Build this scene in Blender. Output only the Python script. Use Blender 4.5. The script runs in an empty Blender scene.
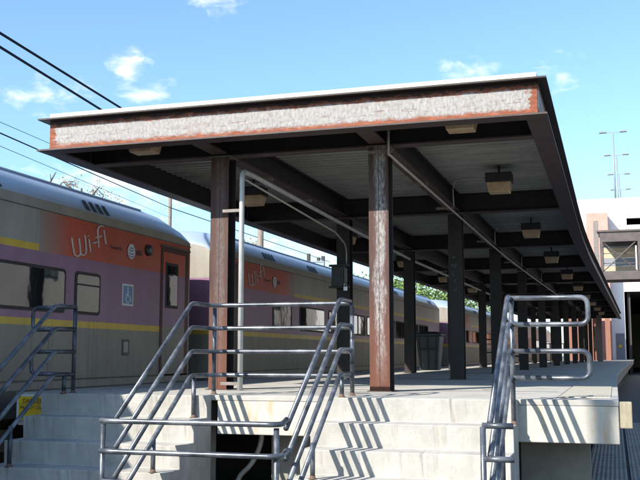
import bpy, bmesh, math, random
from mathutils import Vector, Matrix
random.seed(7)
S = bpy.context.scene
# ------------------------------------------------------------------ camera
EYE = 0.46                        # eye height above the platform top (platform top is z = 0)
GZ = -1.5                         # street level
F = 940.0
pitch = math.atan(115 / F); yaw = math.atan(295 / math.hypot(F, 115))
cam = bpy.data.cameras.new('camera'); camo = bpy.data.objects.new('camera', cam)
S.collection.objects.link(camo); S.camera = camo
camo.location = (0, 0, EYE); camo.rotation_euler = (math.pi / 2 + pitch, 0, yaw)
cam.sensor_width = 36; cam.lens = F / 640 * 36; cam.clip_start = 0.1; cam.clip_end = 3000
# ------------------------------------------------------------------ sky, sun, exposure
SUN = Vector((-0.6, -1.0, 0.83)).normalized()
W = bpy.data.worlds.new('World'); S.world = W; W.use_nodes = True
wn, wl = W.node_tree.nodes, W.node_tree.links
bg = wn['Background']; bg.inputs['Strength'].default_value = 0.122
sky = wn.new('ShaderNodeTexSky'); sky.sky_type = 'NISHITA'; sky.sun_disc = False
sky.sun_elevation = math.asin(SUN.z); sky.sun_rotation = math.radians(211)
sky.air_density = 1.1; sky.dust_density = 0.8; sky.ozone_density = 1.8; sky.altitude = 0
tc = wn.new('ShaderNodeTexCoord')
nz = wn.new('ShaderNodeTexNoise'); nz.inputs['Scale'].default_value = 34; nz.inputs['Detail'].default_value = 6
nz.inputs['Roughness'].default_value = 0.55; nz.inputs['Distortion'].default_value = 0.4
mpw = wn.new('ShaderNodeMapping'); mpw.inputs['Scale'].default_value = (1, 1, 2.0)
wl.new(tc.outputs['Generated'], mpw.inputs['Vector']); wl.new(mpw.outputs[0], nz.inputs['Vector'])
# small clouds: direction, half-width, flatness, strength
CL = [((-0.465, 0.836, 0.290), .026, 1.3, 1.1), ((-0.452, 0.851, 0.268), .030, 1.6, 1.05), ((-0.532, 0.806, 0.259), .060, 2.4, .75),
      ((-0.381, 0.851, 0.366), .032, 1.6, 1.1), ((-0.131, 0.948, 0.291), .035, 2.6, 1.05), ((-0.043, 0.959, 0.281), .026, 1.3, .85),
      ((-0.484, 0.855, 0.175), .11, 2.2, .95), ((-0.285, 0.952, 0.11), .14, 2.5, .8), ((0.4, 0.88, 0.25), .10, 2.5, 1.0),
      ((-0.9, 0.35, 0.25), .14, 2.5, .9), ((-0.75, 0.6, 0.3), .09, 2.5, .8)]
acc = None
for c, r, k, s_ in CL:
    c = Vector(c).normalized()
    sub = wn.new('ShaderNodeVectorMath'); sub.operation = 'SUBTRACT'; wl.new(tc.outputs['Generated'], sub.inputs[0]); sub.inputs[1].default_value = c
    mul = wn.new('ShaderNodeVectorMath'); mul.operation = 'MULTIPLY'; wl.new(sub.outputs[0], mul.inputs[0]); mul.inputs[1].default_value = (1, 1, k)
    ln = wn.new('ShaderNodeVectorMath'); ln.operation = 'LENGTH'; wl.new(mul.outputs[0], ln.inputs[0])
    mr = wn.new('ShaderNodeMapRange'); mr.inputs['From Min'].default_value = r * 1.5; mr.inputs['From Max'].default_value = 0
    mr.inputs['To Min'].default_value = 0; mr.inputs['To Max'].default_value = s_; wl.new(ln.outputs['Value'], mr.inputs['Value'])
    if acc is None: acc = mr.outputs[0]
    else:
        mx = wn.new('ShaderNodeMath'); mx.operation = 'MAXIMUM'; wl.new(acc, mx.inputs[0]); wl.new(mr.outputs[0], mx.inputs[1]); acc = mx.outputs[0]
a1 = wn.new('ShaderNodeMath'); a1.operation = 'ADD'; wl.new(acc, a1.inputs[0]); nm = wn.new('ShaderNodeMath'); nm.operation = 'MULTIPLY_ADD'; wl.new(nz.outputs['Fac'], nm.inputs[0]); nm.inputs[1].default_value = 2.2; nm.inputs[2].default_value = -.6; wl.new(nm.outputs[0], a1.inputs[1])
m1 = wn.new('ShaderNodeMapRange'); m1.interpolation_type = 'SMOOTHSTEP'; m1.inputs['From Min'].default_value = 0.85; m1.inputs['From Max'].default_value = 2.0
wl.new(a1.outputs[0], m1.inputs['Value'])
gt = wn.new('ShaderNodeMath'); gt.operation = 'MULTIPLY'; wl.new(m1.outputs[0], gt.inputs[0])
stp = wn.new('ShaderNodeMath'); stp.operation = 'GREATER_THAN'; stp.inputs[1].default_value = 0.001; wl.new(acc, stp.inputs[0]); wl.new(stp.outputs[0], gt.inputs[1])
mixc = wn.new('ShaderNodeMix'); mixc.data_type = 'RGBA'
wl.new(gt.outputs[0], mixc.inputs[0]); wl.new(sky.outputs[0], mixc.inputs[6]); mixc.inputs[7].default_value = (6.2, 6.3, 6.6, 1)
tint = wn.new('ShaderNodeMix'); tint.data_type = 'RGBA'; tint.blend_type = 'MULTIPLY'; tint.inputs[0].default_value = 1; tint.inputs[7].default_value = (.83, 1.0, 1.12, 1)   # white balance of the open sky
wl.new(sky.outputs[0], tint.inputs[6]); wl.new(tint.outputs[2], mixc.inputs[6])
wl.new(mixc.outputs[2], bg.inputs['Color'])
sl = bpy.data.lights.new('sun', 'SUN'); sl.energy = 5.0; sl.angle = math.radians(0.53); sl.color = (1, 0.935, 0.83)
so = bpy.data.objects.new('sun', sl); S.collection.objects.link(so); so.rotation_euler = SUN.to_track_quat('Z', 'Y').to_euler()
so.location = (-30, -50, 45)
S.render.engine = 'CYCLES'
S.view_settings.view_transform = 'Standard'; S.view_settings.look = 'None'; S.view_settings.gamma = 1
S.view_settings.exposure = 1.0; S.view_settings.use_curve_mapping = False
C = S.collection

# ------------------------------------------------------------------ materials
class NT:
    def __init__(s, name):
        s.m = bpy.data.materials.new(name); s.m.use_nodes = True
        s.n, s.l = s.m.node_tree.nodes, s.m.node_tree.links
        s.p = s.n['Principled BSDF']; s.tc = s.n.new('ShaderNodeTexCoord')
    def coord(s, scale=(1, 1, 1), src='Object'):
        mp = s.n.new('ShaderNodeMapping'); mp.inputs['Scale'].default_value = scale
        s.l.new(s.tc.outputs[src], mp.inputs['Vector']); return mp.outputs[0]
    def noise(s, sc, det=6, rough=.6, scale=(1, 1, 1), dist=0):
        t = s.n.new('ShaderNodeTexNoise'); t.inputs['Scale'].default_value = sc; t.inputs['Detail'].default_value = det
        t.inputs['Roughness'].default_value = rough; t.inputs['Distortion'].default_value = dist
        s.l.new(s.coord(scale), t.inputs['Vector']); return t.outputs['Fac']
    def ramp(s, fac, stops):
        r = s.n.new('ShaderNodeValToRGB'); e = r.color_ramp.elements
        while len(e) < len(stops): e.new(0.5)
        for i, (p, c) in enumerate(stops):
            e[i].position = p; e[i].color = (c, c, c, 1) if isinstance(c, (int, float)) else (*c, 1)
        s.l.new(fac, r.inputs[0]); return r.outputs[0]
    def mix(s, f, a, b, mode='MIX'):
        x = s.n.new('ShaderNodeMix'); x.data_type = 'RGBA'; x.blend_type = mode
        for v, i in ((f, 0), (a, 6), (b, 7)):
            if hasattr(v, 'links'): s.l.new(v, x.inputs[i])
            elif i == 0: x.inputs[0].default_value = v
            else: x.inputs[i].default_value = (*v, 1)
        return x.outputs[2]
    def math(s, op, a, b=None, clamp=False):
        x = s.n.new('ShaderNodeMath'); x.operation = op; x.use_clamp = clamp
        for v, i in ((a, 0), (b, 1)):
            if v is None: continue
            if hasattr(v, 'links'): s.l.new(v, x.inputs[i])
            else: x.inputs[i].default_value = v
        return x.outputs[0]
    def sep(s, src='Object'):
        x = s.n.new('ShaderNodeSeparateXYZ'); s.l.new(s.tc.outputs[src], x.inputs[0]); return x.outputs
    def maprange(s, v, a, b, c=0, d=1):
        x = s.n.new('ShaderNodeMapRange'); s.l.new(v, x.inputs['Value'])
        x.inputs['From Min'].default_value = a; x.inputs['From Max'].default_value = b
        x.inputs['To Min'].default_value = c; x.inputs['To Max'].default_value = d; return x.outputs[0]
    def bump(s, h, strength=.3, dist=.01):
        b = s.n.new('ShaderNodeBump'); b.inputs['Strength'].default_value = strength; b.inputs['Distance'].default_value = dist
        s.l.new(h, b.inputs['Height']); s.l.new(b.outputs[0], s.p.inputs['Normal'])
    def col(s, c):
        if hasattr(c, 'links'): s.l.new(c, s.p.inputs['Base Color'])
        else: s.p.inputs['Base Color'].default_value = (*c, 1)
    def set(s, rough=.6, metal=0, spec=.5):
        s.p.inputs['Roughness'].default_value = rough; s.p.inputs['Metallic'].default_value = metal
        s.p.inputs['Specular IOR Level'].default_value = spec; return s.m

def simple(name, c, rough=.6, metal=0, var=.25, sc=6, bump=0, scale=(1, 1, 1), spec=.5):
    t = NT(name); n = t.noise(sc, 7, .65, scale)
    lo = tuple(v * (1 - var) for v in c); hi = tuple(min(1, v * (1 + var)) for v in c)
    t.col(t.ramp(n, [(.3, lo), (.7, hi)]))
    if bump: t.bump(t.noise(sc * 6, 6, .7, scale), bump, .01)
    return t.set(rough, metal, spec)

def concrete(name, base, stain=(.30, .22, .13), amt=.5, sc=1.0):
    t = NT(name)
    n1 = t.noise(2.2 * sc, 8, .65); n2 = t.noise(28 * sc, 6, .7); n3 = t.noise(3.0 * sc, 6, .6, (2.5, 2.5, .35))
    c = t.ramp(n1, [(.3, tuple(v * .78 for v in base)), (.7, tuple(min(.9, v * 1.12) for v in base))])
    c = t.mix(t.ramp(n3, [(.56, 0.0), (.74, amt)]), c, stain)
    c = t.mix(t.ramp(n2, [(.28, .55), (.42, 0.0)]), c, tuple(v * .6 for v in base))
    t.col(c); t.bump(n2, .35, .008); return t.set(.9, 0, .3)

M = {}
M['concrete'] = concrete('concrete', (.44, .42, .375), (.42, .26, .11), .75, 1.2)
M['step'] = concrete('step_concrete', (.37, .36, .335), (.19, .16, .12), .45, 1.5)
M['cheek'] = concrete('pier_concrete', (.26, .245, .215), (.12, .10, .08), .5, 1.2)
M['deckslab'] = concrete('platform_concrete', (.37, .36, .335), (.30, .20, .12), .45, .8)
def tactile():
    t = NT('tactile_paving'); x, y, z = t.sep()
    sx = t.math('SINE', t.math('MULTIPLY', x, 2 * math.pi / .06)); sy = t.math('SINE', t.math('MULTIPLY', y, 2 * math.pi / .06))
    d = t.math('MULTIPLY', sx, sy); d2 = t.maprange(d, .1, .7)
    n = t.noise(5, 7, .65)
    c = t.ramp(n, [(.3, (.30, .285, .23)), (.7, (.39, .37, .30))])
    c = t.mix(t.math('MULTIPLY', d2, .35), c, (.50, .49, .43)); t.col(c); t.bump(d2, .6, .006); return t.set(.85)
M['tactile'] = tactile()
def fascia(name, xr=None):
    """Rusty steel web whose white primer has flaked away round the border."""
    t = NT(name); x, y, z = t.sep()
    edge = t.noise(9, 8, .75, (1, 1, 2)); fine = t.noise(48, 7, .8, (1.3, 1, .55)); big = t.noise(1.7, 5, .6, (1, 1, 2.5))
    zz = t.math('ADD', z, t.maprange(edge, .3, .7, -.032, .032))
    m = t.math('MULTIPLY', t.maprange(zz, 3.235, 3.275), t.maprange(zz, 3.505, 3.48))
    if xr:
        xx = t.math('ADD', x, t.maprange(edge, .3, .7, -.07, .07))
        m = t.math('MULTIPLY', m, t.math('MULTIPLY', t.maprange(xx, xr[0] + .07, xr[0] + .10), t.maprange(xx, xr[1] - .07, xr[1] - .10)))
    fl = t.math('MULTIPLY', t.maprange(fine, .30, .40), t.maprange(big, .25, .40, .35, 1))
    m = t.math('MULTIPLY', m, fl)
    rust = t.ramp(t.noise(14, 7, .7, (.5, .5, 2)), [(.25, (.10, .030, .018)), (.52, (.20, .060, .030)), (.75, (.36, .115, .045))])
    white = t.ramp(t.noise(26, 8, .8, (1.1, 1, .6)), [(.30, (.13, .105, .095)), (.45, (.235, .225, .22)), (.68, (.36, .355, .355))])
    scr = t.noise(9, 7, .75, (.5, 1, 5)); ctr = t.math('MULTIPLY', t.maprange(z, 3.29, 3.34), t.maprange(z, 3.41, 3.37))
    white = t.mix(t.math('MULTIPLY', t.math('MULTIPLY', t.maprange(scr, .56, .62), ctr), .75), white, (.13, .07, .05))
    rust = t.mix(t.maprange(zz, 3.515, 3.535), rust, (.022, .014, .013))   # top flange's shadow painted in as a dark band along the top edge
    t.col(t.mix(m, rust, white)); t.bump(m, .4, .004); return t.set(.75, 0, .3)
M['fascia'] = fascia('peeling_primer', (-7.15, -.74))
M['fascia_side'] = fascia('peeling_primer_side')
def col_rust(name, streak):
    t = NT(name); x, y, z = t.sep('Generated'); ox, oy, oz = t.sep()
    n = t.noise(7, 8, .7, (2.2, 2.2, .35)); n2 = t.noise(30, 6, .75, (1.5, 1.5, .5))
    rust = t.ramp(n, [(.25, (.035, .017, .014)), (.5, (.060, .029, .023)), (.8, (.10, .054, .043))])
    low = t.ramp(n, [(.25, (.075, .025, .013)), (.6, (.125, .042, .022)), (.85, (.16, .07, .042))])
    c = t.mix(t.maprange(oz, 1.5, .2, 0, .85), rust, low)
    cx = t.math('ABSOLUTE', t.math('SUBTRACT', x, .55)); w = t.math('ADD', cx, t.maprange(n, .3, .7, -.2, .2))
    mk = t.math('MULTIPLY', t.maprange(w, .32, .12), t.maprange(n2, .35, .6)); mk = t.math('MULTIPLY', mk, streak)
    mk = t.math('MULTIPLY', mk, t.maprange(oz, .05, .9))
    c = t.mix(mk, c, (.30, .285, .285)); t.col(c); t.bump(n2, .3, .004); return t.set(.7, 0, .35)
M['col_rust'] = col_rust('column_rust', .22); M['col_white'] = col_rust('column_rust_primer', .95)
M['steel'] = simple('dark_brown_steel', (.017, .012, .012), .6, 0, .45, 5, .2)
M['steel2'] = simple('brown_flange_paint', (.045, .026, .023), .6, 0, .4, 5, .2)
M['deck'] = simple('galvanised_deck', (.24, .245, .23), .5, .0, .25, 1.2, .1, (1, 3, 1))
M['coping'] = simple('cream_roof_edge', (.55, .50, .40), .7, 0, .06, 3)
M['roof'] = simple('roof_membrane', (.35, .34, .32), .9, 0, .15, 2)
def railpaint():
    t = NT('worn_rail_paint'); n = t.noise(4.5, 5, .6); n2 = t.noise(26, 5, .7)
    c = t.ramp(n, [(.32, (.028, .034, .045)), (.5, (.075, .086, .105)), (.68, (.18, .195, .22))])
    c = t.mix(t.ramp(n2, [(.66, 0.0), (.72, .7)]), c, (.40, .41, .42)); c = t.mix(t.ramp(n2, [(.30, .8), (.36, 0.0)]), c, (.10, .045, .03))
    t.col(c); t.l.new(t.ramp(n2, [(.3, .42), (.7, .24)]), t.p.inputs['Roughness']); t.bump(n2, .25, .002)
    t.p.inputs['Metallic'].default_value = .35; return t.m
M['rail'] = railpaint()
M['rustbase'] = simple('rusty_collar', (.11, .07, .05), .8, 0, .5, 30)
M['pipe'] = simple('pipe_paint', (.42, .43, .43), .4, .1, .15, 5)
M['conduit'] = simple('conduit_metal', (.36, .34, .31), .5, .3, .2, 8)
M['clamp'] = simple('clamp_metal', (.17, .15, .14), .6, .3, .3, 8)
M['lens'] = simple('yellowed_lens', (.42, .30, .17), .35, 0, .3, 5)
M['black'] = simple('black_enamel', (.022, .022, .024), .45, 0, .3, 8)
M['brass'] = simple('padlock_metal', (.6, .6, .6), .3, .6, .1, 8)
M['bin'] = simple('grey_bin', (.07, .075, .08), .5, 0, .2, 5)
M['gravel'] = simple('ballast_gravel', (.17, .15, .135), .95, 0, .55, 22, 1)
M['asphalt'] = simple('asphalt', (.10, .097, .092), .95, 0, .3, 3, .5)
M['railsteel'] = simple('track_rail_steel', (.16, .13, .12), .4, .6, .3, 4)
M['sleeper'] = simple('timber_sleeper', (.09, .07, .055), .9, 0, .4, 6, .4)
def panelmat():
    t = NT('crossing_panel'); x, y, z = t.sep(); s_ = t.math('SINE', t.math('MULTIPLY', x, 2 * math.pi / .07))
    n = t.noise(3, 7, .65); t.col(t.ramp(n, [(.3, (.22, .195, .16)), (.7, (.33, .30, .255))])); t.bump(s_, .6, .008); return t.set(.9)
M['xpanel'] = panelmat()
def dirty(name, c, rough=.38):
    t = NT(name); n = t.noise(3.2, 7, .65, (1, .8, .35)); n2 = t.noise(1.1, 4, .5)
    k = t.ramp(n, [(.3, tuple(v * .80 for v in c)), (.7, tuple(min(1, v * 1.08) for v in c))])
    k = t.mix(t.math('MULTIPLY', t.maprange(n2, .45, .75), .25), k, (.16, .14, .12))
    zz = t.sep()[2]; st = t.noise(2.4, 8, .75, (1, 3.5, .10)); k = t.mix(t.math('MULTIPLY', t.maprange(st, .50, .72), t.maprange(zz, 1.6, .1, .22, .62)), k, (.10, .082, .062)); t.col(k)
    t.bump(t.noise(1.6, 3, .5, (1, 1, 1)), .12, .02); return t.set(rough)
M['c_grey'] = dirty('car_grey', (.28, .26, .225)); M['c_low'] = dirty('car_lower_grey', (.235, .212, .175), .5)
M['c_purple'] = dirty('car_purple', (.235, .12, .205)); M['c_yellow'] = dirty('car_yellow', (.55, .36, .03))
M['c_red'] = dirty('car_red', (.44, .065, .032)); M['c_white'] = dirty('car_white', (.60, .60, .58)); M['c_sill'] = dirty('car_sill', (.085, .075, .066), .6)
M['c_roof'] = simple('car_roof_metal', (.36, .43, .53), .38, .2, .12, 2, .1, (1, .3, 1))
M['c_recess'] = simple('door_recess_maroon', (.06, .014, .014), .5, 0, .2, 5)
def blendmat():
    t = NT('grey_to_red_fade'); g = t.sep('Generated')[1]
    n = t.noise(3, 6, .6, (1, .8, .35)); r = t.ramp(n, [(.3, (.38, .055, .028)), (.7, (.46, .068, .034))])
    t.col(t.mix(t.maprange(g, 0.02, .95), (.22, .185, .16), r)); return t.set(.38)
M['blend'] = blendmat()
def blendmat2():
    t = NT('red_to_grey_fade'); g = t.sep('Generated')[1]; t.col(t.mix(t.maprange(g, 0.05, .98), (.44, .065, .032), (.22, .185, .16))); return t.set(.38)
M['blend2'] = blendmat2()
def glass():
    t = NT('tinted_window_glass'); t.col((.012, .013, .014)); t.bump(t.noise(1.3, 3, .5), .25, .01)
    t.p.inputs['IOR'].default_value = 1.85; return t.set(.03)
M['glass'] = glass()
M['rubber'] = simple('black_rubber', (.015, .015, .016), .6, 0, .2, 8)
M['white'] = simple('white_decal', (.55, .55, .54), .5, 0, .1, 8)
M['textwhite'] = simple('pale_lettering', (.50, .42, .38), .5, 0, .1, 8)
M['darktext'] = simple('dark_lettering', (.05, .03, .03), .5, 0, .1, 8)
M['blue'] = simple('sign_blue', (.14, .22, .36), .5, 0, .1, 8)
M['signyellow'] = simple('sign_yellow', (.65, .42, .02), .5, 0, .12, 8)
M['gwhite'] = simple('garage_white_wall', (.80, .79, .77), .8, 0, .05, .3)
M['gpink'] = simple('pale_pink_brick', (.50, .25, .21), .85, 0, .12, 1.5)
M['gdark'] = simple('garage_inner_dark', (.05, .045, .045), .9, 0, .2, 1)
M['gblue'] = simple('grey_blue_wall', (.20, .22, .25), .7, 0, .15, 1)
M['cream'] = simple('cream_panel', (.42, .34, .24), .7, 0, .15, 1)
M['bridge'] = simple('bridge_steel', (.07, .055, .055), .6, 0, .3, 2)
M['wood'] = simple('weathered_wood', (.27, .235, .17), .9, 0, .35, 6, .5, (4, 1, .6))
M['pole'] = simple('pole_wood', (.20, .165, .14), .9, 0, .3, 6, .3, (2, 2, .2))
M['mast'] = simple('mast_metal', (.22, .25, .30), .5, .2, .1, 2)
M['wire'] = simple('wire_black', (.012, .014, .02), .9, 0, 0, 3, spec=.1)
M['bark'] = simple('bark', (.12, .09, .07), .9, 0, .3, 6, .5)
def leaf(name, a, b):
    t = NT(name); oi = t.noise(1.1, 4, .6); t.col(t.ramp(oi, [(.3, a), (.7, b)])); return t.set(.7)
M['leaf_g'] = leaf('green_leaves', (.05, .10, .02), (.16, .25, .05)); M['leaf_y'] = leaf('autumn_leaves', (.36, .24, .09), (.50, .36, .16))
M['leaf_d'] = leaf('dark_green_leaves', (.03, .06, .015), (.09, .14, .03))
def brick():
    t = NT('orange_brick'); b = t.n.new('ShaderNodeTexBrick'); mp = t.n.new('ShaderNodeMapping'); mp.inputs['Rotation'].default_value = (math.pi / 2, 0, 0)
    t.l.new(t.tc.outputs['Object'], mp.inputs[0]); t.l.new(mp.outputs[0], b.inputs['Vector'])
    b.inputs['Scale'].default_value = 4; b.inputs['Color1'].default_value = (.22, .09, .055, 1); b.inputs['Color2'].default_value = (.20, .07, .04, 1)
    b.inputs['Mortar'].default_value = (.25, .2, .17, 1); b.inputs['Mortar Size'].default_value = .015; t.col(b.outputs['Color']); return t.set(.85)
M['brick'] = brick()

# ------------------------------------------------------------------ helpers
def off(y):                       # the platform, canopy and train bend gently right with distance
    return 0.0 if y < 20 else (0.0012 * (y - 20) ** 2 if y < 30 else 0.024 * (y - 25))
def link(o, parent=None):
    C.objects.link(o)
    if parent is not None: o.parent = parent
    return o
def empty(name, loc=(0, 0, 0)):
    o = bpy.data.objects.new(name, None); o.location = loc; o.empty_display_size = .2; return link(o)
def tag(o, label=None, cat=None, group=None, kind=None):
    if label: o['label'] = label
    if cat: o['category'] = cat
    if group: o['group'] = group
    if kind: o['kind'] = kind
    return o
def build(name, bm, mats, parent=None, smooth=False, bevel=0, center=True):
    if not isinstance(mats, (list, tuple)): mats = [mats]
    me = bpy.data.meshes.new(name); bmesh.ops.recalc_face_normals(bm, faces=bm.faces)
    bm.to_mesh(me); bm.free()
    for m in mats: me.materials.append(m)
    if smooth:
        for p in me.polygons: p.use_smooth = True
    o = bpy.data.objects.new(name, me); link(o)
    if parent is not None:
        o.parent = parent
        o.matrix_parent_inverse = Matrix.Translation(-Vector(parent_world(parent)))
    if bevel:
        b = o.modifiers.new('bevel', 'BEVEL'); b.width = bevel; b.segments = 2; b.limit_method = 'ANGLE'
    return o
def parent_world(p):
    v = Vector((0, 0, 0))
    if p.type == 'EMPTY': v = Vector(p.location)
    return v
def box(bm, x0, x1, y0, y1, z0, z1, mi=0):
    vs = [bm.verts.new((x, y, z)) for z in (z0, z1) for x, y in ((x0, y0), (x1, y0), (x1, y1), (x0, y1))]
    for f in ((3, 2, 1, 0), (4, 5, 6, 7), (0, 1, 5, 4), (1, 2, 6, 5), (2, 3, 7, 6), (3, 0, 4, 7)):
        bm.faces.new([vs[i] for i in f]).material_index = mi
def quad(bm, pts, mi=0):
    f = bm.faces.new([bm.verts.new(p) for p in pts]); f.material_index = mi; return f
def pbox(bm, y0, y1, x0, x1, z0, z1, mi=0, step=6.0):
    """Box that follows the bend of the platform: x is measured from its axis."""
    ys = [y0]
    for k in [20 + 2.0 * i for i in range(6)] + [36 + 6.0 * i for i in range(25)]:
        if y0 < k < y1: ys.append(k)
    ys.append(y1); ring = []
    for y in ys:
        o = off(y); ring.append([bm.verts.new((x + o, y, z)) for x, z in ((x0, z0), (x1, z0), (x1, z1), (x0, z1))])
    for a, b in zip(ring, ring[1:]):
        for i in range(4):
            bm.faces.new((a[i], a[(i + 1) % 4], b[(i + 1) % 4], b[i])).material_index = mi
    bm.faces.new(ring[0][::-1]).material_index = mi; bm.faces.new(ring[-1]).material_index = mi
def fillet(pts, r, n=6):
    pts = [Vector(p) for p in pts]; out = [pts[0]]
    for a, b, c in zip(pts, pts[1:], pts[2:]):
        u, v = (a - b), (c - b); rr = min(r, u.length * .49, v.length * .49)
        if u.normalized().dot(v.normalized()) < -.999: out.append(b); continue
        p, q = b + u.normalized() * rr, b + v.normalized() * rr
        for i in range(n + 1):
            t = i / n; out.append(p * (1 - t) ** 2 + b * 2 * t * (1 - t) + q * t * t)
    out.append(pts[-1]); return out
def tube(bm, pts, r, seg=12, fr=0.0, caps=True):
    if fr: pts = fillet(pts, fr)
    pts = [Vector(p) for p in pts]
    d0 = (pts[1] - pts[0]).normalized(); ref = Vector((0, 0, 1)) if abs(d0.z) < .9 else Vector((1, 0, 0))
    nrm = d0.cross(ref).normalized(); rings = []; prev = d0
    for i, p in enumerate(pts):
        d = ((pts[min(i + 1, len(pts) - 1)] - pts[max(i - 1, 0)])).normalized()
        q = prev.rotation_difference(d); nrm = q @ nrm; nrm = (nrm - d * nrm.dot(d)).normalized(); prev = d
        b = d.cross(nrm)
        rad = r[i] if isinstance(r, (list, tuple)) else r
        rings.append([bm.verts.new(p + (nrm * math.cos(a) + b * math.sin(a)) * rad) for a in [2 * math.pi * k / seg for k in range(seg)]])
    for a, b in zip(rings, rings[1:]):
        for k in range(seg): bm.faces.new((a[k], a[(k + 1) % seg], b[(k + 1) % seg], b[k]))
    if caps: bm.faces.new(rings[0][::-1]); bm.faces.new(rings[-1])
def lathe(bm, prof, cx, cy, seg=20):
    rings = [[bm.verts.new((cx + r * math.cos(2 * math.pi * k / seg), cy + r * math.sin(2 * math.pi * k / seg), z)) for k in range(seg)] for r, z in prof]
    for a, b in zip(rings, rings[1:]):
        for k in range(seg): bm.faces.new((a[k], a[(k + 1) % seg], b[(k + 1) % seg], b[k]))
    bm.faces.new(rings[0][::-1]); bm.faces.new(rings[-1])
def B(): return bmesh.new()
def text_obj(name, s, size, mat, parent, mtx, squash=1.0, ext=.002, space=1.0, thin=0.0):
    cu = bpy.data.curves.new(name, 'FONT'); cu.body = s; cu.size = size; cu.extrude = ext; cu.space_character = space; cu.resolution_u = 3; cu.offset = thin
    t = bpy.data.objects.new(name, cu); C.objects.link(t); bpy.context.view_layer.update()
    me = bpy.data.meshes.new_from_object(t.evaluated_get(bpy.context.evaluated_depsgraph_get()))
    bpy.data.objects.remove(t); me.transform(mtx @ Matrix.Diagonal((squash, 1, 1, 1))); me.materials.clear(); me.materials.append(mat)
    o = bpy.data.objects.new(name, me); link(o)
    if parent is not None:
        o.parent = parent; o.matrix_parent_inverse = Matrix.Translation(-Vector(parent_world(parent)))
    return o
def side_mtx(x, y, z, tilt=0):    # text on a wall that faces +X: reads towards +Y
    return Matrix.Translation((x, y, z)) @ Matrix(((0, 0, 1, 0), (1, 0, 0, 0), (0, 1, 0, 0), (0, 0, 0, 1))) @ Matrix.Rotation(tilt, 4, 'Z')
def front_mtx(x, y, z):           # text on a wall that faces -Y
    return Matrix.Translation((x, y, z)) @ Matrix.Rotation(math.pi / 2, 4, 'X')

# ------------------------------------------------------------------ ground, track beds, platform
bm = B(); quad(bm, [(-900, -300, GZ), (900, -300, GZ), (900, 1500, GZ), (-900, 1500, GZ)]); tag(build('ground', bm, M['asphalt']), kind='structure')
bm = B()
def strip(bm, y0, y1, x0, x1, z, n=30):
    for i in range(n):
        a, b = y0 + (y1 - y0) * i / n, y0 + (y1 - y0) * (i + 1) / n
        quad(bm, [(x0 + off(a), a, z), (x1 + off(a), a, z), (x1 + off(b), b, z), (x0 + off(b), b, z)])
strip(bm, -60, 190, -12.2, -7.25, GZ + .02); tag(build('track_bed', bm, M['gravel']), kind='structure')
bm = B(); strip(bm, 11.5, 190, .95, 5.2, GZ + .02); tag(build('track_bed', bm, M['gravel']), kind='structure')
for cx_, y0 in ((-9.02, -60), (2.35, 11.5)):
    tr = empty('railway_track', (cx_, y0, GZ)); tag(tr, kind='structure')
    for s_ in (-.72, .72):
        bm = B(); pbox(bm, y0, 190, cx_ + s_ - .035, cx_ + s_ + .035, GZ + .12, GZ + .26); build('rail', bm, M['railsteel'], tr)
    bm = B(); y = y0 + .3
    while y < 120:
        o = off(y); box(bm, cx_ + o - 1.25, cx_ + o + 1.25, y, y + .22, GZ + .024, GZ + .12); y += .62
    build('sleepers', bm, M['sleeper'], tr)
bm = B()                                                     # ribbed walkway panels beside the right hand track
for i in range(9):
    y0 = 11.6 + i * 1.9
    box(bm, -.52, .12, y0, y0 + 1.86, GZ + .004, GZ + .05); box(bm, .17, .83, y0, y0 + 1.86, GZ + .004, GZ + .05)
tag(build('path', bm, M['xpanel'], bevel=.008), kind='structure')
bm = B(); pbox(bm, 11.5, 60, .86, .99, GZ + .004, GZ + .20); tag(build('kerb', bm, M['gblue']), kind='structure')

YF = 10.14                                                    # the end wall of the platform
PL, PR = -7.1, 0.02
pf = empty('platform', (-3.5, YF, GZ)); tag(pf, kind='structure')
bm = B(); pbox(bm, YF, 150, PL, -.62, -.06, 0); build('slab', bm, M['deckslab'], pf, bevel=.008)
bm = B(); pbox(bm, YF, 150, -.618, PR, -.06, -.002); build('edge_slab', bm, M['deckslab'], pf, bevel=.008)
bm = B(); pbox(bm, 10.75, 149.8, -.60, -.06, -.0018, .006); build('tactile_strip', bm, M['tactile'], pf)
bm = B(); box(bm, -7.08, -6.66, YF + .02, YF + .3, -.40, -.061); box(bm, -4.40, PR - .003, YF + .003, YF + .34, -.44, -.061); build('edge_beam', bm, M['concrete'], pf, bevel=.01)
bm = B(); pbox(bm, YF + .4, 150, -.34, -.06, -.42, -.062); build('edge_beam', bm, M['cheek'], pf)
bm = B(); pbox(bm, YF + .4, 150, -6.95, -6.7, -.42, -.062); build('edge_beam', bm, M['cheek'], pf)
bm = B(); box(bm, -1.05, -.30, YF + .85, YF + 1.1, GZ, -.062); build('pier', bm, M['cheek'], pf)
bm = B(); box(bm, -3.95, -3.05, YF + .60, YF + .9, GZ, -.062); build('pier', bm, M['cheek'], pf)
bm = B(); box(bm, -6.6, -4.56, YF + .12, YF + .35, GZ, -.062); build('pier', bm, M['cheek'], pf)
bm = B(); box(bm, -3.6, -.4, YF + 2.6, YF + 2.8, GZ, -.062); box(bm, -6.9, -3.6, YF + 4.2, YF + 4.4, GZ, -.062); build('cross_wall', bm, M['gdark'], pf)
for k in range(1, 20):
    y = 14 + k * 6.0; bm = B(); box(bm, -.95 + off(y), -.55 + off(y), y, y + .4, GZ, -.062); box(bm, -6.7 + off(y), -6.3 + off(y), y, y + .4, GZ, -.062); build('pier', bm, M['cheek'], pf)
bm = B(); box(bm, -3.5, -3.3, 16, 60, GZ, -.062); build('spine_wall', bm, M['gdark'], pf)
bm = B()
for y in (12.25,): box(bm, -7.0, -.70, y, y + .022, .0005, .003)
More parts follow.
